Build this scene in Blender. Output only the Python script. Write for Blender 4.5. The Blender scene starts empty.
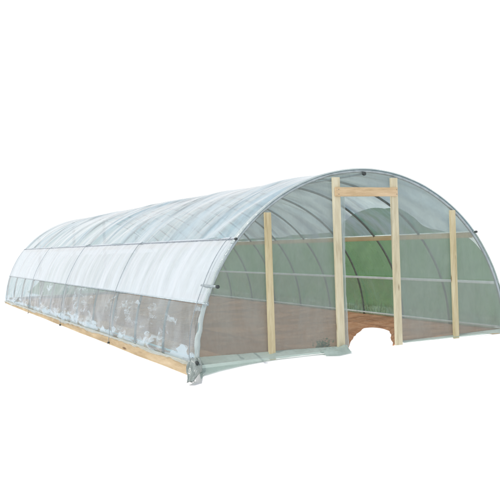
import bpy, bmesh, math, random
from mathutils import Vector, Matrix, noise

S = bpy.context.scene
C = S.collection

# ------------------------------------------------------------------ camera
YAW, PITCH, ROLL = 0.4697, -0.0078, -0.0339
fw = Vector((math.sin(YAW)*math.cos(PITCH), math.cos(YAW)*math.cos(PITCH), math.sin(PITCH)))
rt = Vector((math.cos(YAW), -math.sin(YAW), 0))
up = rt.cross(fw)
rt2 = rt*math.cos(ROLL) + up*math.sin(ROLL)
up2 = -rt*math.sin(ROLL) + up*math.cos(ROLL)
cam_d = bpy.data.cameras.new("camera")
cam = bpy.data.objects.new("camera", cam_d)
C.objects.link(cam)
M = Matrix((rt2, up2, -fw)).transposed().to_4x4()
M.translation = Vector((-7.0955, -9.8575, 1.7155))
cam.matrix_world = M
cam_d.sensor_width = 36
cam_d.lens = 740.05/500*36
cam_d.clip_end = 3000
S.camera = cam

# ------------------------------------------------------------------ world: Nishita overhead, plain white backdrop added near the horizon
SUN_EL, SUN_AZ = math.radians(56), math.radians(-97)      # azimuth from +Y towards +X
w = bpy.data.worlds.new("World"); S.world = w; w.use_nodes = True
nt = w.node_tree; nt.nodes.clear()
out = nt.nodes.new("ShaderNodeOutputWorld")
sky = nt.nodes.new("ShaderNodeTexSky"); sky.sky_type = 'NISHITA'; sky.sun_disc = False
sky.sun_elevation = SUN_EL; sky.sun_rotation = SUN_AZ
b1 = nt.nodes.new("ShaderNodeBackground"); b1.inputs[1].default_value = 0.15
nt.links.new(sky.outputs[0], b1.inputs[0])
b2 = nt.nodes.new("ShaderNodeBackground"); b2.inputs[0].default_value = (1, 1, 1, 1); b2.inputs[1].default_value = 1.22
tc = nt.nodes.new("ShaderNodeTexCoord"); sp = nt.nodes.new("ShaderNodeSeparateXYZ")
nt.links.new(tc.outputs['Generated'], sp.inputs[0])
mr = nt.nodes.new("ShaderNodeMapRange"); mr.inputs[1].default_value = 0.5; mr.inputs[2].default_value = 0.9
nt.links.new(sp.outputs[2], mr.inputs[0])
mx = nt.nodes.new("ShaderNodeMixShader")
nt.links.new(mr.outputs[0], mx.inputs[0]); nt.links.new(b2.outputs[0], mx.inputs[1]); nt.links.new(b1.outputs[0], mx.inputs[2])
nt.links.new(mx.outputs[0], out.inputs[0])

sl = bpy.data.lights.new("sun", 'SUN'); sl.energy = 2.2; sl.angle = math.radians(0.5); sl.color = (1, 0.96, 0.9)
so = bpy.data.objects.new("sun", sl); C.objects.link(so)
sd = Vector((math.sin(SUN_AZ)*math.cos(SUN_EL), math.cos(SUN_AZ)*math.cos(SUN_EL), math.sin(SUN_EL)))
so.rotation_euler = sd.to_track_quat('Z', 'Y').to_euler()

S.view_settings.view_transform = 'Standard'; S.view_settings.look = 'None'
S.view_settings.exposure = -0.12; S.view_settings.gamma = 1
S.cycles.max_bounces = 10; S.cycles.transparent_max_bounces = 24
S.cycles.sample_clamp_indirect = 6

# ------------------------------------------------------------------ materials
def newmat(name):
    m = bpy.data.materials.new(name); m.use_nodes = True
    n = m.node_tree; n.nodes.clear()
    return m, n, n.nodes.new("ShaderNodeOutputMaterial")

def ramp(n, fac, stops):
    r = n.nodes.new("ShaderNodeValToRGB"); e = r.color_ramp.elements
    while len(e) < len(stops): e.new(0.5)
    for el, (p, c) in zip(e, stops): el.position = p; el.color = (*c, 1)
    n.links.new(fac, r.inputs[0]); return r.outputs[0]

def ntex(n, scale, detail=4, rough=.55, stretch=(1, 1, 1), dist=0.0, rot=(0, 0, 0)):
    t = n.nodes.new("ShaderNodeTexCoord"); mp = n.nodes.new("ShaderNodeMapping")
    mp.inputs['Scale'].default_value = stretch; mp.inputs['Rotation'].default_value = rot
    x = n.nodes.new("ShaderNodeTexNoise"); x.inputs['Scale'].default_value = scale
    x.inputs['Detail'].default_value = detail; x.inputs['Roughness'].default_value = rough
    x.inputs['Distortion'].default_value = dist
    n.links.new(t.outputs['Object'], mp.inputs[0]); n.links.new(mp.outputs[0], x.inputs['Vector'])
    return x.outputs[0]

def bump(n, h, strength, dist=.02):
    b = n.nodes.new("ShaderNodeBump"); b.inputs['Strength'].default_value = strength
    b.inputs['Distance'].default_value = dist
    n.links.new(h, b.inputs['Height']); return b.outputs[0]

def surf(name, stops, scale, rough=.8, stretch=(1, 1, 1), bs=.3, detail=5, metallic=0, bdist=.02, spec=.5, knots=None):
    m, n, o = newmat(name)
    p = n.nodes.new("ShaderNodeBsdfPrincipled")
    t = ntex(n, scale, detail, .6, stretch)
    col = ramp(n, t, stops)
    if knots:
        tcc = n.nodes.new("ShaderNodeTexCoord"); mp = n.nodes.new("ShaderNodeMapping"); mp.inputs['Scale'].default_value = knots
        vo = n.nodes.new("ShaderNodeTexVoronoi"); vo.inputs['Scale'].default_value = 1
        n.links.new(tcc.outputs['Object'], mp.inputs[0]); n.links.new(mp.outputs[0], vo.inputs['Vector'])
        kf = ramp(n, vo.outputs['Distance'], ((.06, (.35, .26, .2)), (.14, (1, 1, 1))))
        mc = n.nodes.new("ShaderNodeMix"); mc.data_type = 'RGBA'; mc.blend_type = 'MULTIPLY'; mc.inputs[0].default_value = 1
        n.links.new(col, mc.inputs[6]); n.links.new(kf, mc.inputs[7]); col = mc.outputs[2]
        gr = ramp(n, ntex(n, 28, 3, .6, stretch), ((.35, (.78, .74, .7)), (.6, (1, 1, 1))))
        m2 = n.nodes.new("ShaderNodeMix"); m2.data_type = 'RGBA'; m2.blend_type = 'MULTIPLY'; m2.inputs[0].default_value = .5
        n.links.new(col, m2.inputs[6]); n.links.new(gr, m2.inputs[7]); col = m2.outputs[2]
    n.links.new(col, p.inputs['Base Color'])
    p.inputs['Roughness'].default_value = rough; p.inputs['Metallic'].default_value = metallic
    p.inputs['Specular IOR Level'].default_value = spec
    n.links.new(bump(n, ntex(n, scale*3, 5, .6, stretch), bs, bdist), p.inputs['Normal'])
    n.links.new(p.outputs[0], o.inputs[0])
    return m

def film(name, clear, tint, dcol, trans=.5, rough=.18, gloss=.25, bs=.3, bscale=5, bstretch=(1, 1, 1), brot=(0, 0, 0), var=.15, dist=.6, cdet=3, crease_glint=0, lo=.3, hi=.7):
    """plastic sheeting: `clear` = share that passes straight through, varied by random milky patches and painted crease glints"""
    m, n, o = newmat(name)
    L = n.links.new
    crease = ntex(n, bscale, cdet, .5, bstretch, dist, brot)
    nb = bump(n, crease, bs, .05)
    tr = n.nodes.new("ShaderNodeBsdfTransparent"); tr.inputs[0].default_value = (*tint, 1)
    df = n.nodes.new("ShaderNodeBsdfDiffuse"); df.inputs[0].default_value = (*dcol, 1)
    tl = n.nodes.new("ShaderNodeBsdfTranslucent"); tl.inputs[0].default_value = (*dcol, 1)
    gl = n.nodes.new("ShaderNodeBsdfGlossy"); gl.inputs['Roughness'].default_value = rough
    gl.inputs[0].default_value = (1, 1, 1, 1)
    for x in (df, tl, gl): L(nb, x.inputs['Normal'])
    md = n.nodes.new("ShaderNodeMixShader"); md.inputs[0].default_value = trans
    L(df.outputs[0], md.inputs[1]); L(tl.outputs[0], md.inputs[2])
    # clear share modulated by a random milky pattern
    mottle = ntex(n, 1.7, 5, .65, bstretch, .3, brot)
    mrp = n.nodes.new("ShaderNodeMapRange"); mrp.inputs[1].default_value = lo; mrp.inputs[2].default_value = hi
    mrp.inputs[3].default_value = max(0, clear-var); mrp.inputs[4].default_value = min(1, clear+var)
    L(mottle, mrp.inputs[0])
    fac = mrp.outputs[0]
    if crease_glint:      # sky glints painted in as milky shards on creases, most of them low down
        t_ = n.nodes.new("ShaderNodeTexCoord"); sz = n.nodes.new("ShaderNodeSeparateXYZ"); L(t_.outputs['Object'], sz.inputs[0])
        wn = n.nodes.new("ShaderNodeTexNoise"); wn.inputs['Scale'].default_value = 2.2; wn.inputs['Detail'].default_value = 3
        L(t_.outputs['Object'], wn.inputs['Vector'])
        va = n.nodes.new("ShaderNodeVectorMath"); va.operation = 'MULTIPLY_ADD'; va.inputs[1].default_value = (.3, .3, .3)
        L(wn.outputs['Color'], va.inputs[0]); L(t_.outputs['Object'], va.inputs[2])
        def shards(scl, rot, seed):
            mp = n.nodes.new("ShaderNodeMapping"); mp.inputs['Scale'].default_value = scl
            mp.inputs['Rotation'].default_value = rot; mp.inputs['Location'].default_value = (seed, seed, 0)
            L(va.outputs[0], mp.inputs[0])
            vo = n.nodes.new("ShaderNodeTexVoronoi"); vo.inputs['Scale'].default_value = 1; L(mp.outputs[0], vo.inputs['Vector'])
            sc = n.nodes.new("ShaderNodeSeparateColor"); L(vo.outputs['Color'], sc.inputs[0]); return sc.outputs[0]
        def addn(a, b, op='ADD', k=None):
            q = n.nodes.new("ShaderNodeMath"); q.operation = op; L(a, q.inputs[0])
            if k is None: L(b, q.inputs[1])
            else: q.inputs[1].default_value = k
            return q.outputs[0]
        hz = n.nodes.new("ShaderNodeMapRange"); hz.inputs[1].default_value = .06; hz.inputs[2].default_value = .30
        hz.inputs[3].default_value = .62; hz.inputs[4].default_value = 0; L(sz.outputs[2], hz.inputs[0])
        lowf = ntex(n, .9, 2, .5, (1, .8, 1.5), .4)
        v1 = addn(shards((2.2, 2.0, 6.0), (.6, 0, 0), 3.1), hz.outputs[0])
        v2 = addn(shards((3.4, 3.6, 12.0), (-.7, 0, 0), 7.7), hz.outputs[0])
        v = addn(v1, v2)
        v = addn(v, addn(lowf, None, 'MULTIPLY', 1.3))
        v = addn(v, addn(ntex(n, 6, 4, .65, (1, .35, 2.4), .3, (.75, 0, 0)), None, 'MULTIPLY', 1.7))
        th = n.nodes.new("ShaderNodeMapRange"); th.inputs[1].default_value = 2.95; th.inputs[2].default_value = 3.75
        th.inputs[3].default_value = 1; th.inputs[4].default_value = 1-crease_glint; L(v, th.inputs[0])
        mm = n.nodes.new("ShaderNodeMath"); mm.operation = 'MULTIPLY'; L(fac, mm.inputs[0]); L(th.outputs[0], mm.inputs[1])
        fac = mm.outputs[0]
    mc = n.nodes.new("ShaderNodeMixShader")
    L(fac, mc.inputs[0]); L(md.outputs[0], mc.inputs[1]); L(tr.outputs[0], mc.inputs[2])
    lw = n.nodes.new("ShaderNodeLayerWeight"); lw.inputs[0].default_value = .5
    L(nb, lw.inputs['Normal'])
    pw = n.nodes.new("ShaderNodeMath"); pw.operation = 'POWER'; pw.inputs[1].default_value = 4
    L(lw.outputs['Facing'], pw.inputs[0])
    ml = n.nodes.new("ShaderNodeMath"); ml.operation = 'MULTIPLY_ADD'
    ml.inputs[1].default_value = gloss*2.5; ml.inputs[2].default_value = gloss*.25
    ml.use_clamp = True
    L(pw.outputs[0], ml.inputs[0])
    mg = n.nodes.new("ShaderNodeMixShader")
    L(ml.outputs[0], mg.inputs[0]); L(mc.outputs[0], mg.inputs[1]); L(gl.outputs[0], mg.inputs[2])
    L(mg.outputs[0], o.inputs[0])
    return m

WOOD_L = ((.3, (.62, .47, .27)), (.5, (.74, .6, .38)), (.75, (.8, .68, .46)))
M_base = surf('pine_board', ((.25, (.34, .25, .14)), (.5, (.48, .37, .22)), (.75, (.60, .49, .33))), 6, stretch=(1, .15, 1), knots=(5, .9, 5))
M_post = surf('pine_post', ((.22, (.34, .28, .15)), (.42, (.52, .45, .27)), (.75, (.62, .56, .38))), 7, stretch=(1, 1, .12), knots=(6, 6, 1.6))
M_door = surf('pale_post', ((.22, (.40, .34, .21)), (.42, (.58, .53, .37)), (.75, (.68, .64, .48))), 7, stretch=(1, 1, .12), knots=(6, 6, 1.6))
M_head = surf('header_wood', ((.25, (.46, .33, .18)), (.5, (.60, .45, .27)), (.75, (.68, .53, .35))), 7, stretch=(.15, 1, 1), knots=(2.2, 6, 6))
M_purl = surf('purlin_wood', ((.25, (.56, .40, .2)), (.5, (.68, .52, .3)), (.75, (.76, .62, .4))), 6, stretch=(1, .12, 1))
M_steel = surf('galvanised_steel', ((.3, (.12, .14, .13)), (.7, (.22, .25, .23))), 9, .55, bs=.1, metallic=.3)
M_pipe = surf('grey_pipe', ((.3, (.26, .31, .32)), (.7, (.42, .48, .5))), 9, .4, bs=.1, metallic=.5)
M_dark = surf('dark_cap', ((.3, (.02, .03, .03)), (.7, (.06, .07, .07))), 9, .6, bs=.1)
M_rail = surf('white_channel', ((.3, (.80, .84, .83)), (.7, (.9, .92, .91))), 9, .45, bs=.1)
M_strap = surf('strap_fabric', ((.3, (.2, .24, .26)), (.7, (.36, .41, .44))), 12, .8, bs=.2)
M_wire = surf('lock_wire', ((.3, (.22, .25, .28)), (.7, (.34, .38, .42))), 20, .5, bs=.1)
M_soil = surf('soil', ((.25, (.54, .23, .12)), (.5, (.70, .34, .19)), (.78, (.82, .47, .30))), 5.5, .95, bs=1.0, detail=10, bdist=.05, spec=.1)
M_grass = surf('grass_ground', ((.3, (.16, .24, .11)), (.7, (.28, .36, .20))), 3, .95, bs=.6)

M_bank = surf('bank_grass', ((.25, (.065, .155, .05)), (.5, (.095, .20, .07)), (.75, (.135, .25, .10))), 2.5, .95, bs=.8, detail=9, bdist=.04, spec=.05)
M_roof = film('roof_film', .38, (.63, .77, .76), (.43, .60, .69), trans=.40, rough=.3, gloss=.3, bs=.7, bscale=1.3,
              bstretch=(.5, 1.1, .5), brot=(0, 0, .7), var=.30, dist=1.6, cdet=1, lo=.38, hi=.62)
M_side = film('curtain_film', .14, (.80, .90, .93), (.69, .765, .82), trans=.33, rough=.3, gloss=.2, bs=.5, bscale=1.6,
              bstretch=(.5, 1.6, .25), brot=(.35, 0, 0), var=.13, dist=1.0, cdet=2, lo=.38, hi=.66)
M_right = film('clear_side_film', .66, (.87, .95, .89), (.47, .61, .53), trans=.5, rough=.3, gloss=.08, bs=.2, bscale=2.2,
               bstretch=(.5, 2.0, .25), brot=(.25, 0, 0), var=.06, cdet=2)
M_rskirt = film('hanging_skirt_film', .60, (.84, .93, .88), (.42, .55, .50), trans=.5, rough=.2, gloss=.3, bs=.6, bscale=3,
               bstretch=(.5, 1.2, .6), brot=(.6, 0, 0), var=.16, cdet=2)
M_skirt = film('skirt_film', .79, (.56, .73, .76), (.50, .63, .70), trans=.25, rough=.16, gloss=.26, bs=.3, bscale=1.6,
               bstretch=(1, 1, 1), brot=(.6, 0, 0), var=.12, dist=1.0, cdet=2, crease_glint=.85)
M_end = film('end_film', .53, (.84, .88, .875), (.495, .56, .55), trans=.6, rough=.3, gloss=.06, bs=0, bscale=1.0,
             bstretch=(1.6, 1, .6), brot=(0, .5, 0), var=.07, dist=.2, cdet=1, lo=.36, hi=.64)
M_wrap = film('wrapped_film', .20, (.8, .9, .88), (.60, .68, .67), trans=.3, rough=.2, gloss=.3, bs=.6, bscale=9,
              bstretch=(1, 1, .5), var=.15)
M_bundle = film('bundle_film', .22, (.6, .7, .66), (.40, .45, .42), trans=.3, rough=.2, gloss=.3, bs=.8, bscale=7, var=.12)
M_flap = film('flap_film', .42, (.85, .92, .9), (.62, .70, .70), trans=.5, rough=.2, gloss=.2, bs=.6, bscale=5, bstretch=(1, 1, .5), var=.2, brot=(0, .6, 0))
M_hem = film('ground_film', .25, (.6, .75, .70), (.44, .52, .48), trans=.3, rough=.25, gloss=.2, bs=.8, bscale=7,
             bstretch=(.5, 1, 1), var=.2)

m, n, o = newmat('pale_ground')
p = n.nodes.new("ShaderNodeBsdfPrincipled")
n.links.new(ramp(n, ntex(n, 1.5, 6), ((.3, (.95, .95, .95)), (.7, (.97, .97, .97)))), p.inputs['Base Color'])
p.inputs['Roughness'].default_value = .95; p.inputs['Specular IOR Level'].default_value = .1
n.links.new(p.outputs[0], o.inputs[0]); M_ground = m

def leafmat(name, a, b):
    m, n, o = newmat(name)
    oi = n.nodes.new("ShaderNodeNewGeometry")
    d = n.nodes.new("ShaderNodeBsdfDiffuse"); t = n.nodes.new("ShaderNodeBsdfTranslucent")
    c = ramp(n, oi.outputs['Random Per Island'], ((.1, a), (.9, b)))
    n.links.new(c, d.inputs[0]); n.links.new(c, t.inputs[0])
    x = n.nodes.new("ShaderNodeMixShader"); x.inputs[0].default_value = .45
    n.links.new(d.outputs[0], x.inputs[1]); n.links.new(t.outputs[0], x.inputs[2]); n.links.new(x.outputs[0], o.inputs[0])
    return m
M_leaf = leafmat('hedge_leaf', (.25, .48, .17), (.33, .57, .24))
M_blade = leafmat('grass_blade', (.10, .17, .06), (.20, .28, .11))

# ------------------------------------------------------------------ helpers
def obj(name, bm, mat, parent=None, smooth=True, kind=None, label=None):
    me = bpy.data.meshes.new(name)
    bmesh.ops.recalc_face_normals(bm, faces=bm.faces) if len(bm.faces) < 60000 else None
    bm.to_mesh(me); bm.free()
    if smooth:
        for f in me.polygons: f.use_smooth = True
    me.materials.append(mat)
    o = bpy.data.objects.new(name, me); C.objects.link(o)
    if parent: o.parent = parent
    if kind: o['kind'] = kind
    if label: o['label'] = label
    return o

def grid(bm, rows, close=False):
    """rows: list of lists of points"""
    vs = [[bm.verts.new(p) for p in r] for r in rows]
    for i in range(len(vs)-1):
        k = len(vs[i])
        for j in range(k if close else k-1):
            a, b, c, d = vs[i][j], vs[i][(j+1) % k], vs[i+1][(j+1) % k], vs[i+1][j]
            bm.faces.new((a, b, c, d))
    return vs

def tube(bm, pts, r, seg=8, cap=True):
    pts = [Vector(p) for p in pts]; rows = []
    ref = None
    for i, p in enumerate(pts):
        t = (pts[min(i+1, len(pts)-1)]-pts[max(i-1, 0)]).normalized()
        if ref is None:
            ref = Vector((0, 1, 0)) if abs(t.y) < .9 else Vector((0, 0, 1))
        a = (ref - t*ref.dot(t)).normalized(); ref = a; b = t.cross(a)
        rr = r(i/(len(pts)-1)) if callable(r) else r
        rows.append([p + a*rr*math.cos(2*math.pi*k/seg) + b*rr*math.sin(2*math.pi*k/seg) for k in range(seg)])
    vs = grid(bm, rows, True)
    if cap: bm.faces.new(vs[0][::-1]); bm.faces.new(vs[-1])

def box(bm, lo, hi, bev=.006, shear=None):
    tmp = bmesh.new()
    bmesh.ops.create_cube(tmp, size=1)
    for v in tmp.verts:
        v.co = Vector([lo[k] + (v.co[k]+.5)*(hi[k]-lo[k]) for k in range(3)])
    if bev: bmesh.ops.bevel(tmp, geom=tmp.edges[:], offset=bev, segments=2, affect='EDGES', profile=.6)
    me = bpy.data.meshes.new('t'); tmp.to_mesh(me); tmp.free(); bm.from_mesh(me); bpy.data.meshes.remove(me)

W, H, N, L = 3.0, 2.841, 1.9625, 17.16
NB = 12
ZR1, ZR2 = 1.80, .88
def arch_z(x): return H*max(0, 1-(abs(x)/W)**N)**(1/N)
def arch_x(z): return W*max(0, 1-(z/H)**N)**(1/N)
def ap(t, off=0.0):
    """point of the arch section at t in 0..pi (0 = left foot), pushed out by off"""
    c, s = math.cos(t), math.sin(t)
    x = -W*math.copysign(abs(c)**(2/N), c); z = H*abs(s)**(2/N)
    nx, nz = -math.copysign(abs(c)**(2-2/N), c)/W, abs(s)**(2-2/N)/H
    l = math.hypot(nx, nz)
    return x+off*nx/l, z+off*nz/l
def t_of_z(z): return math.asin(min(1, (z/H)**(N/2)))
NZ = noise.noise
def ridged(v): return 1-abs(NZ(v))*2

# ------------------------------------------------------------------ the ground
def gheight(x, y):
    ox = max(0, abs(x)-3.03); oy = max(0, -y-.05, y-L-.05)
    side = min(1, ox/.06)*.175 if x < 0 else min(1, ox/.3)*.10
    if x < 0: side *= 1 - .75*min(1, max(0, y)/L)
    front = min(1, oy/.5)*(.05+.11*min(1, max(0, (-1.9-x)/1.0)))
    return -.02 - max(side, front) if y < L else -.02 - side*.3
xs = [-600, -200, -80, -30, -14, -8] + [-6+.25*i for i in range(10)] + [-3.5, -3.3, -3.15, -3.1, -3.06, -3.03, -3] + \
     [-2.75+.25*i for i in range(22)] + [2.8, 3, 3.03, 3.1, 3.2, 3.33, 3.6, 4, 5, 7, 10, 20, 50, 150, 600]
ys = [-600, -200, -60, -20, -10, -6, -4, -3, -2, -1.5, -1, -.8, -.6, -.5, -.4, -.3, -.2, -.1, -.05, 0, .3, .6, 1, 1.5, 2, 3, 4, 6, 8, 10, 12, 14, 16, 18, 18.3, 19, 22, 30, 50, 120, 300, 700]
bm = bmesh.new(); grid(bm, [[(x, y, gheight(x, y)) for x in xs] for y in ys])
bmesh.ops.delete(bm, geom=[f for f in bm.faces if abs(f.calc_center_median().x) < 2.9 and -.1 < f.calc_center_median().y < L-.8], context='FACES')
obj('ground', bm, M_ground, kind='structure')

# soil bed inside the tunnel; a notch shaped into it at the doorway lets white background show
NOTCH = [(-.44, -.4), (-.40, -.05), (-.33, .16), (.02, .61), (.61, 1.34), (1.01, 1.78), (1.38, 2.18), (1.6, 2.36), (1.8, 2.36), (1.86, 2.1), (1.72, 1.66), (1.4, 1.15), (1.14, .85), (.8, .35), (.52, 0), (.5, -.4)]
def notch_sd(x, y):
    d = 1e9; inside = False
    for (ax, ay), (bx, by) in zip(NOTCH, NOTCH[1:]+NOTCH[:1]):
        ex, ey = bx-ax, by-ay
        t = max(0, min(1, ((x-ax)*ex+(y-ay)*ey)/(ex*ex+ey*ey)))
        d = min(d, math.hypot(x-ax-t*ex, y-ay-t*ey))
        if (ay > y) != (by > y) and x < ax+(y-ay)/(by-ay)*ex: inside = not inside
    return -d if inside else d
bm = bmesh.new()
rows = []
sx = [-3.02+2.32*i/24 for i in range(24)] + [-.7+2.75*i/125 for i in range(125)] + [2.05+.97*i/10 for i in range(11)]
for x in sx:
    r = []
    for j in range(245):
        y = -.03 + .022*j if j <= 120 else 2.61+(L-2.59)*((j-120)/124)**1.2
        edge = min(1, min(j/8, (3.02-abs(x))/.2+.3))
        hump = .035*max(0, math.sin((x+.3)*2.6))*edge*min(1, max(0, y-2.4))
        z = .005*edge + edge*(hump + .018*NZ(Vector((x*3, y*3, 0))) + .012*NZ(Vector((x*11, y*11, 4))))
        d = notch_sd(x, y)+.04*NZ(Vector((x*1.6, y*1.6, 8))) if y < 3 else 9
        z = min(z, z*max(0, min(1, d/.3)) + max(-.09, min(0, (d-.05)*.5)))
        r.append((x, y, z))
    rows.append(r)
grid(bm, rows)
bmesh.ops.delete(bm, geom=[f for f in bm.faces if min(v.co.z for v in f.verts) < -.05], context='FACES')
rim = [v for v in bm.verts if v.is_boundary and v.co.y > .02 and abs(v.co.x) < 2.6 and v.co.y < 3]
loose = [v for v in bm.verts if not v.link_faces]
bmesh.ops.delete(bm, geom=loose, context='VERTS')
rim = [v for v in bm.verts if v.is_boundary and v.co.y > .02 and abs(v.co.x) < 2.6 and v.co.y < 3]
for k in range(14):
    new = {}
    for v in rim:
        nb = [e.other_vert(v).co for e in v.link_edges if e.is_boundary]
        if len(nb) == 2: new[v] = v.co*.4+(nb[0]+nb[1])*.3
    for v, c in new.items(): v.co = c
obj('soil_bed', bm, M_soil, kind='structure')

# grass beyond the right wall
bm = bmesh.new()
grid(bm, [[(x, y, gheight(x, y)+.012+.02*NZ(Vector((x, y, 1)))) for x in (3.12, 3.4, 4, 5, 6, 7.5, 9.5)] for y in [1.2, 2, 3, 4, 6, 8, 10, 14, 18, 22, 27]])
obj('grass_verge', bm, M_grass, kind='structure')

random.seed(4)
def blade(bm, x, y, z, h, wd):
    a = random.uniform(0, 6.28); l = random.uniform(.1, .6)*h; dx, dy = math.cos(a), math.sin(a)
    px, py = -dy*wd, dx*wd
    v = [bm.verts.new(q) for q in ((x-px, y-py, z), (x+px, y+py, z), (x+dx*l*.4+px*.7, y+dy*l*.4+py*.7, z+h*.6), (x+dx*l*.4-px*.7, y+dy*l*.4-py*.7, z+h*.6))]
    t = bm.verts.new((x+dx*l, y+dy*l, z+h))
    bm.faces.new(v); bm.faces.new((v[3], v[2], t))
bm = bmesh.new()
for i in range(5200):
    x = random.uniform(3.12, 6.5); y = 1.2+random.random()**1.5*14
    blade(bm, x, y, gheight(x, y), random.uniform(.06, .2), .006)
for i in range(0):
    x = random.uniform(1.9, 4.0); y = -.06-random.random()*(x-1.9)*.42
    blade(bm, x, y, gheight(x, y)-.01, random.uniform(.015, .035), .004)
g = obj('grass', bm, M_blade, kind='stuff'); g['label'] = 'short green grass along the foot of the right wall'; g['category'] = 'grass'

def leaf(bm, p, s):
    n_ = Vector((random.gauss(0, 1), random.gauss(0, 1), random.gauss(.4, .8))).normalized()
    a = n_.orthogonal().normalized(); a = a*math.cos(random.random()*6.28)+n_.cross(a)*math.sin(random.random()*6.28)
    a.normalize(); b = n_.cross(a)
    bm.faces.new([bm.verts.new(p+q) for q in (a*s, b*s*.5, -a*s, -b*s*.5)])
# grassy bank rising beyond the right wall and round behind the far end
K = ((2.2, 0), (2.75, 1.0), (3.0, 1.35), (3.5, 1.72), (4.3, 1.85), (5.0, 1.95), (5.7, 2.35), (6.4, 2.62), (7.5, 2.7), (8.6, 2.5), (9.8, 2.0), (14, 1.9), (26, 1.9), (28, 0))
def bank_h(q):
    for (a, b), (c, d) in zip(K, K[1:]):
        if a <= q <= c:
            f = (q-a)/(c-a); return b+(d-b)*f
    return 0
bm = bmesh.new(); rows = []
for i in range(331):
    q = 2.2+25.8*i/330; h = sum(bank_h(q+k*.12) for k in (-2, -1, 0, 1, 2))/5; r = []
    for j in range(61):
        x = 5.2+5.3*j/60
        u = min(1, (x-5.2)/1.1); d = min(1, (10.5-x)/2)
        f = u*u*(3-2*u)*d*d*(3-2*d)
        y = q+(x-5.6)*1.2
        r.append((x+.05*NZ(Vector((y, x, 2))), y, -.12+.12*0+(h+.12)*f*(1+.05*NZ(Vector((x*.8, y*.8, 3))))+.03*NZ(Vector((x*4, y*4, 6)))*f))
    rows.append(r)
grid(bm, rows)
for side in (0,):                                                   # the part behind the far end wall
    rows = []
    for i in range(101):
        x = -1.3+7.3*i/100; h = 1.5*min(1, (x+1.3)/1.3); r = []
        for j in range(25):
            u = j/24; f = math.sin(math.pi*u)**.7 if 0 < u < 1 else 0
            r.append((x, 19.6+4*u, -.12+(h+.12)*f+.03*NZ(Vector((x*3, u*9, 6)))*f))
        rows.append(r)
    grid(bm, rows)
obj('grassy_bank', bm, M_bank, kind='structure')

# ------------------------------------------------------------------ the greenhouse
G = bpy.data.objects.new('greenhouse', None); C.objects.link(G)
G['label'] = 'long arched greenhouse tunnel of clear plastic sheeting over hoops and timber posts'
G['category'] = 'greenhouse'

# hoops, one object each
T0 = [math.pi*(i/64) for i in range(65)]
def hoop_mesh(y, r):
    bm = bmesh.new(); tube(bm, [(ap(t)[0], y, ap(t)[1]) for t in T0], r, 10); return bm
for k in range(NB+1):
    front = k == 0
    if k <= 1:
        ho = obj('hoop', hoop_mesh(0, .028 if front else .021), M_pipe if front else M_steel, G); src = ho
    else:
        ho = src.copy(); C.objects.link(ho); ho.parent = G
    ho.location = (0, k*L/NB if k else 0.0, 0)
G_h = NB

# ridge pipe
bm = bmesh.new(); tube(bm, [(0, -.03, H-.05), (0, L, H-.05)], .018)
rp = obj('ridge_pipe', bm, M_pipe, G)
bm = bmesh.new(); tube(bm, [(0, -.06, H-.05), (0, -.028, H-.05)], .03, 10)
obj('bolt', bm, M_dark, rp)

# purlins (timber) and channels, baseboards
for s in (-1, 1):
    x = s*(arch_x(ZR1-.07)-.045)
    bm = bmesh.new(); box(bm, (x-.018, .012, ZR1-.10), (x+.018, L-.02, ZR1-.01))
    obj('purlin', bm, M_purl, G)
    x = s*(arch_x(ZR1)+.05)
    bm = bmesh.new(); tube(bm, [(x, -.03, ZR1), (x, L+.02, ZR1)], .013)
    rr = obj('film_channel', bm, M_wire if s < 0 else M_rail, G)
    bm = bmesh.new(); tube(bm, [(x, -.075, ZR1), (x, -.03, ZR1)], .02, 10)
    obj('bolt', bm, M_dark, rr)
    x = s*(arch_x(ZR2)-.045)
    bm = bmesh.new(); box(bm, (x-.012, .012, ZR2-.026), (x+.012, L-.02, ZR2+.026), .004)
    obj('wall_rail', bm, M_rail, G)
    bm = bmesh.new(); box(bm, (s*2.955-.008, .06, .055), (s*2.955+.008, L-.02, .085), .003)
    obj('base_rail', bm, M_rail, G)
    # baseboard, ground falls away to the front on the left
    bm = bmesh.new()
    rows = []
    x0, x1 = s*3.035, s*3.085
    for i in range(14):
        y = -.12+(L+.14)*i/13; zb = gheight(s*3.3, y)+.004 if s < 0 else -.1
        wv = .008*NZ(Vector((y, 0, 7)))
        rows.append([(x0, y, zb), (x1+wv*s, y, zb), (x1+wv*s, y, .022), (x0, y, .022)])
    vs = grid(bm, rows, True); bm.faces.new(vs[0][::-1]); bm.faces.new(vs[-1])
    obj('baseboard', bm, M_base, G, smooth=False)
bm = bmesh.new(); box(bm, (-3.0, L+.03, -.02), (3.0, L+.07, .12)); obj('baseboard', bm, M_base, G, smooth=False)

# end posts and door header
A_, B_ = 1.81, .568
def post(x, y0, wd, dp, mat, zt=None, lean=0):
    bm = bmesh.new(); z1 = zt or arch_z(abs(x)+wd/2)-.02
    box(bm, (x-wd/2, y0, -.03), (x+wd/2, y0+dp, z1), .007)
    for v in bm.verts: v.co.x += lean*(v.co.z/2.5)
    return obj('post', bm, mat, G, smooth=False)
post(-A_, -.085, .105, .05, M_post); post(A_, -.085, .105, .05, M_post)
post(-B_, -.09, .13, .05, M_door, arch_z(B_)-.06); post(B_, -.09, .13, .05, M_door, arch_z(B_)-.06)
bm = bmesh.new(); box(bm, (-B_-.045, -.125, 2.42), (B_+.035, -.092, 2.565), .006)
dh = obj('door_header', bm, M_head, G, smooth=False)
for x in (-B_, B_):
    for z in (2.455, 2.53):
        bm = bmesh.new(); tube(bm, [(x+.012, -.131, z), (x+.012, -.123, z)], .006, 8); obj('screw', bm, M_steel, dh)
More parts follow.
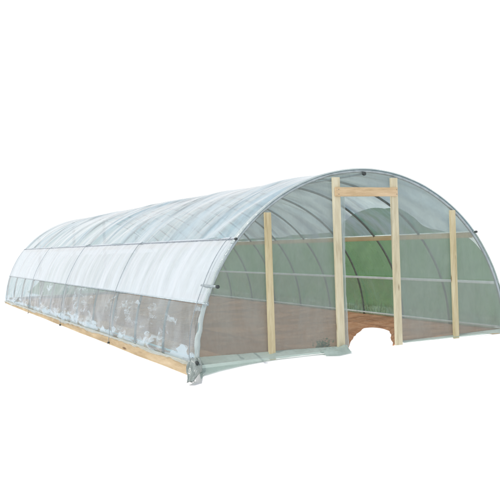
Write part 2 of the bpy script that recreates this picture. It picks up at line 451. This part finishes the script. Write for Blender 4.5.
for x in (-A_, -B_, B_, A_):
    bm = bmesh.new(); box(bm, (x-.05, L+.03, 0), (x+.05, L+.08, arch_z(abs(x)+.05)-.02)); obj('post', bm, M_post, G, smooth=False)

# films -------------------------------------------------------------
def shell(name, ta, tb, nt_, ny, disp, mat, off=.026, y0=-.03, y1=L+.03, flip=False, label=None):
    bm = bmesh.new(); rows = []
    for i in range(ny+1):
        y = y0+(y1-y0)*i/ny; r = []
        for j in range(nt_+1):
            t = ta+(tb-ta)*j/nt_
            u = j/nt_
            x, z = ap(t, off+disp(t, y, u)) if not flip else ap(math.pi-t, off+disp(t, y, u))
            r.append((x, y, z))
        rows.append(r)
    grid(bm, rows)
    return obj(name, bm, mat, G, label=label)
def sag(y): return math.sin(math.pi*((y/ (L/NB)) % 1.0))
def d_roof(t, y, u):
    e = min(1, max(0, y)/.25)
    w_ = NZ(Vector((y*.35, t*.8, 17)))*1.2
    a = -.022*sag(y)*e*(.7+.6*NZ(Vector((y*.5, t, 2))))
    d = y*.9+t*2.3+w_                                            # folds run slantwise over the hoops
    b = .045*NZ(Vector((d*1.1, t*.5, 5)))*e
    k = .022*math.exp(-(NZ(Vector((d*.8, t*.6+y*.15, 25)))*6)**2)*e
    c = .014*NZ(Vector((d*2.6, t*1.6, 9)))*e
    r_ = a+b+k+c
    if r_ < -.003:
        q = min(1, sag(y)/.45); r_ = -.003+(r_+.003)*q*q*(3-2*q)
    return r_
tz1, tz2 = t_of_z(ZR1), t_of_z(ZR2)
shell('roof_cover', tz1, math.pi-tz1, 90, 420, d_roof, M_roof)
def d_side(t, y, u):
    e = min(1, max(0, y)/.2)
    b = math.sin(math.pi*u)
    s = sag(y)
    fan = ridged(Vector((y*3.2+u*1.1, u*.5, 3)))
    strap = abs(((y+2.1) % 4.2)-2.1)
    pinch = -.03*math.exp(-(strap/.12)**2)
    return (.012+.014*fan*0)*(1-u**6)+(.016*s*b + .014*(1-u**5)*fan*(.35+.65*u) + .006*NZ(Vector((y*8, u*3, 1))))*e + pinch*b
shell('side_curtain', tz2-.01, tz1+.004, 26, 420, d_side, M_side, off=.03, label='white milky rolled-down curtain')
random.seed(21)
FACETS = []
for i in range(7):
    a = random.uniform(.25, 1.35)*random.choice((1, 1, -1)); fq = random.uniform(1.1, 3.2)
    FACETS.append((math.cos(a)*fq, math.sin(a)*fq, random.random(), random.uniform(.6, 1.1)/fq))
def tri(s_): return abs((s_ % 1.0)-.5)*2
def d_skirt(t, y, u):
    e = min(1, max(0, y)/.12)
    st = abs(((y+2.1) % 4.2)-2.1)
    e *= 1-.8*math.exp(-(st/.13)**2)
    z = u*.88
    wy = y+.25*NZ(Vector((y*.7, z*.9, 4))); wz = z+.18*NZ(Vector((y*.7, z*.9, 14)))
    f = 0
    for i, (a, b, ph, am) in enumerate(FACETS):                    # crumpled sheet: straight creases, patchy
        mk = max(0, min(1, .35+1.8*NZ(Vector((y*.45, z*.8, 40+i*7)))))
        f += am*mk*(tri(wy*a+wz*b*1.3+ph)-.5)
    low = math.exp(-((u-.14)/.11)**2)                              # slack lying over the board
    lw = max(0, .3+NZ(Vector((y*.9, 3, 3)))*1.5)
    return .012+(.036*max(-.3, f)*math.sin(math.pi*min(1, u*.97+.02))**.6*(1.25-.5*u)
            + .09*low*lw*(.8+.5*NZ(Vector((y*3, u*5, 9)))))*e
shell('skirt_film', .0008, tz2-.012, 44, 640, d_skirt, M_skirt, off=.03)
d_r = lambda t, y, u: .01+.01*ridged(Vector((y*3, u, 3)))*math.sin(math.pi*u)
shell('side_curtain', tz2+.01, tz1, 12, 240, d_r, M_right, flip=True)
shell('skirt_film', .0008, tz2-.01, 12, 240, lambda t, y, u: d_r(t, y, u)+.03*max(0, ridged(Vector((y*2, u*3, 8))))*math.sin(math.pi*u), M_rskirt, flip=True)

def panel(name, xa, xb, z0f, y0, mat, nx, nz=40, amp=.012, seed=0, topf=None):
    bm = bmesh.new(); rows = []
    for i in range(nx+1):
        x = xa+(xb-xa)*i/nx; zt = topf(x) if topf else arch_z(min(W-.0005, abs(x)))
        zb = z0f(x); r = []
        for j in range(nz+1):
            u = j/nz; z = zb+(zt-zb)*u
            e = math.sin(math.pi*min(1, max(0, u)))**.5
            dy = amp*(ridged(Vector((x*1.9+z*1.2, z*.8, seed)))*.8+NZ(Vector((x*6, z*3, seed)))*.5)*e
            r.append((x, y0-dy*.7, z))
        rows.append(r)
    grid(bm, rows)
    return obj(name, bm, mat, G)
zb0 = lambda x: .0
panel('end_film', -W+.001, -B_+.10, zb0, -.012, M_end, 60, seed=1)
panel('end_film', B_-.03, W-.001, zb0, -.012, M_end, 60, seed=2)
panel('end_film', -B_+.102, B_-.032, lambda x: 2.43, -.012, M_end, 20, 10, seed=3)
panel('end_film', -W+.001, W-.001, zb0, L+.01, M_end, 60, seed=4)

# film wrapped round the left leg of the front hoop: pale, creased
bm = bmesh.new(); pts = []; tt = t_of_z(1.72)
P = [(ap(.001+(tt)*i/90, .012)[0], -.008, ap(.001+(tt)*i/90, .012)[1]) for i in range(91)]
tube(bm, P, lambda u: .042*(1-.6*u)+.009*NZ(Vector((u*14, 0, 0))), 24)
for v in bm.verts:
    v.co += Vector((NZ(v.co*7), NZ(v.co*7+Vector((3, 3, 3))), 0))*.014 + Vector((1, .6, 0))*.016*NZ(Vector((v.co.x*22, v.co.y*30, v.co.z*2.5)))
obj('film_wrap', bm, M_wrap, G)
# film edge strip over the rest of the front hoop
bm = bmesh.new(); rows = []
for i in range(121):
    t = tt+(math.pi-.002-tt)*i/120
    r = []
    for y, o_ in ((-.035, .022), (-.037, .036), (-.02, .042), (.02, .041), (.06, .035)):
        x, z = ap(t, o_+.004*NZ(Vector((t*9, y*9, 0)))); r.append((x, y, z))
    rows.append(r)
grid(bm, rows); obj('film_edge', bm, M_wrap, G)

# roll-up pipe (left) sticking out past the hoop, with the lower clamp bar
x = -arch_x(1.13)-.05
bm = bmesh.new(); tube(bm, [(x, .25, 1.13), (x, -.30, 1.13)], .018, 10)
rb = obj('roll_pipe', bm, M_pipe, G)
bm = bmesh.new(); tube(bm, [(x, -.34, 1.13), (x, -.30, 1.13)], .026, 12); obj('cap', bm, M_dark, rb)
x = -arch_x(ZR2)-.055
bm = bmesh.new(); tube(bm, [(x, L, ZR2), (x, -.16, ZR2)], .012, 10)
rb = obj('clamp_bar', bm, M_pipe, G)
bm = bmesh.new(); tube(bm, [(x, -.20, ZR2), (x, -.16, ZR2)], .024, 12); obj('cap', bm, M_pipe, rb)
bm = bmesh.new(); tube(bm, [(-3.1, .3, .075), (-3.11, -.22, .075)], .012, 10)
rb = obj('clamp_bar', bm, M_pipe, G)
bm = bmesh.new(); tube(bm, [(-3.11, -.26, .075), (-3.11, -.22, .075)], .026, 12); obj('cap', bm, M_dark, rb)

bm = bmesh.new(); rows = []
for i in range(601):
    y = .02+(L-.05)*i/600
    ln = .04+.055*max(0, NZ(Vector((y*.8, 2, 2))))*2+.02*NZ(Vector((y*4, 2, 6)))
    r = []
    for j in range(6):
        q = j/5
        r.append((-3.095-.012*NZ(Vector((y*5, q*2, 1)))-.012*math.sin(math.pi*q)*(1+NZ(Vector((y*3, 0, 0)))), y, .045-ln*q))
    rows.append(r)
grid(bm, rows); obj('film_flap', bm, M_flap, G)

# hold-down straps over the left wall every third hoop, from channel to baseboard
for k, y in enumerate((.12, 4.2, 8.4, 12.6, 16.8)):
    bm = bmesh.new(); P = []
    for i in range(25):
        z = ZR1+(-.10-ZR1)*i/24
        if z > .02: xx, zz = ap(t_of_z(z), .085 if i else .05)
        else: xx, zz = -3.1, z
        P.append((xx, y+.015*math.sin(i*.5+k), zz))
    tube(bm, P, .005, 6)
    st = obj('hold_down_strap', bm, M_strap, G)
    bm = bmesh.new(); tube(bm, [(-3.08, y, -.10+.0*k), (-3.125, y, -.10)], .018, 8)
    obj('bolt', bm, M_dark, st)

# loose film lying along the foot of the front wall
def crumple(name, outline_a, outline_b, h, mat, seed, nu=60, nv=10, amp=.03):
    bm = bmesh.new(); rows = []
    def lerp(pl, u):
        f = u*(len(pl)-1); i = min(int(f), len(pl)-2); f -= i
        return Vector(pl[i]).lerp(Vector(pl[i+1]), f)
    for i in range(nu+1):
        u = i/nu; a, b = lerp(outline_a, u), lerp(outline_b, u); r = []
        for j in range(nv+1):
            v = j/nv; q = a.lerp(b, v)
            k = max(0, ridged(Vector((q.x*5, q.y*9, seed))))
            q.z = max(q.z, gheight(q.x, q.y)+.02) + h*math.sin(math.pi*v)*(.6+.6*NZ(Vector((u*8, v*2, seed)))) + amp*k*math.sin(math.pi*min(1, v*.9+.05))
            r.append(q)
        rows.append(r)
    grid(bm, rows); return obj(name, bm, mat, G)
crumple('ground_flap', [(-3.05, -.04, .12), (-2.3, -.04, .10), (-1.5, -.04, .085), (-.9, -.04, .06), (-.47, -.04, .05)],
        [(-3.10, -.34, -.14), (-2.75, -.26, -.12), (-2.3, -.20, -.06), (-1.8, -.16, -.02), (-1.3, -.15, -.02), (-.9, -.16, -.03), (-.47, -.18, -.03)], .01, M_hem, 3, 140, 12, .025)
crumple('ground_flap', [(-1.0, -.12, .0), (-.8, -.09, .05), (-.52, -.10, .05)],
        [(-1.0, -.26, -.04), (-.8, -.34, -.05), (-.50, -.26, -.05)], .05, M_hem, 8, 30, 12, .05)
crumple('ground_flap', [(.62, -.04, .03), (1.5, -.04, .03), (3.0, -.04, .05)],
        [(.66, -.08, -.02), (1.6, -.10, -.03), (3.15, -.14, -.04)], .008, M_hem, 5, 80, 6, .012)
# bunched film at the left corner: a crushed knot with a tail trailing down to the ground
bm = bmesh.new(); rows = []
for i in range(41):
    u = i/40; r = []
    cx, cy = -3.08-.20*u**1.5, -.10-.30*u**1.2; rad = (.065+.055*math.sin(math.pi*min(1, u*1.15)))*(1-.25*u)
    cz = .12-.26*u
    for k in range(56):
        a = 2*math.pi*k/56
        v = Vector((math.cos(a)*1.6, math.sin(a)*1.6, u*2.4))
        rr = rad*(1+.4*ridged(v*.9)*.6+.18*NZ(v*2))+.007*math.sin(a*7+u*5)
        r.append((cx+rr*math.cos(a)*.9, cy+rr*math.sin(a)*.8, max(cz+.04*NZ(v*1.3)+.01*NZ(v*4), -.17)))
    rows.append(r)
vs = grid(bm, rows, True); bm.faces.new(vs[0]); bm.faces.new(vs[-1])
obj('film_bundle', bm, M_bundle, G)

# rolled door film hanging beside the left door post
bm = bmesh.new(); rows = []
for i in range(61):
    z = .04+2.38*i/60; r = []
    for j in range(13):
        u = j/12
        r.append((-B_+.05+.12*u+.012*NZ(Vector((z*3, u, 1))), -.03-.03*math.sin(u*9+z*2)-.012*NZ(Vector((z*6, u*4, 0))), z))
    rows.append(r)
grid(bm, rows); obj('door_flap', bm, M_flap, G)

# small weed clump by the door post, seen through the film
bm = bmesh.new(); random.seed(9)
for i in range(130):
    leaf(bm, Vector((-.78+random.gauss(0, .08), .14+random.gauss(0, .06), .03+abs(random.gauss(0, .06)))), random.uniform(.015, .035))
wd = obj('weed_clump', bm, M_blade, smooth=False)
wd['label'] = 'small leafy green weed inside the tunnel by the left door post'; wd['category'] = 'plant'; wd['kind'] = 'stuff'
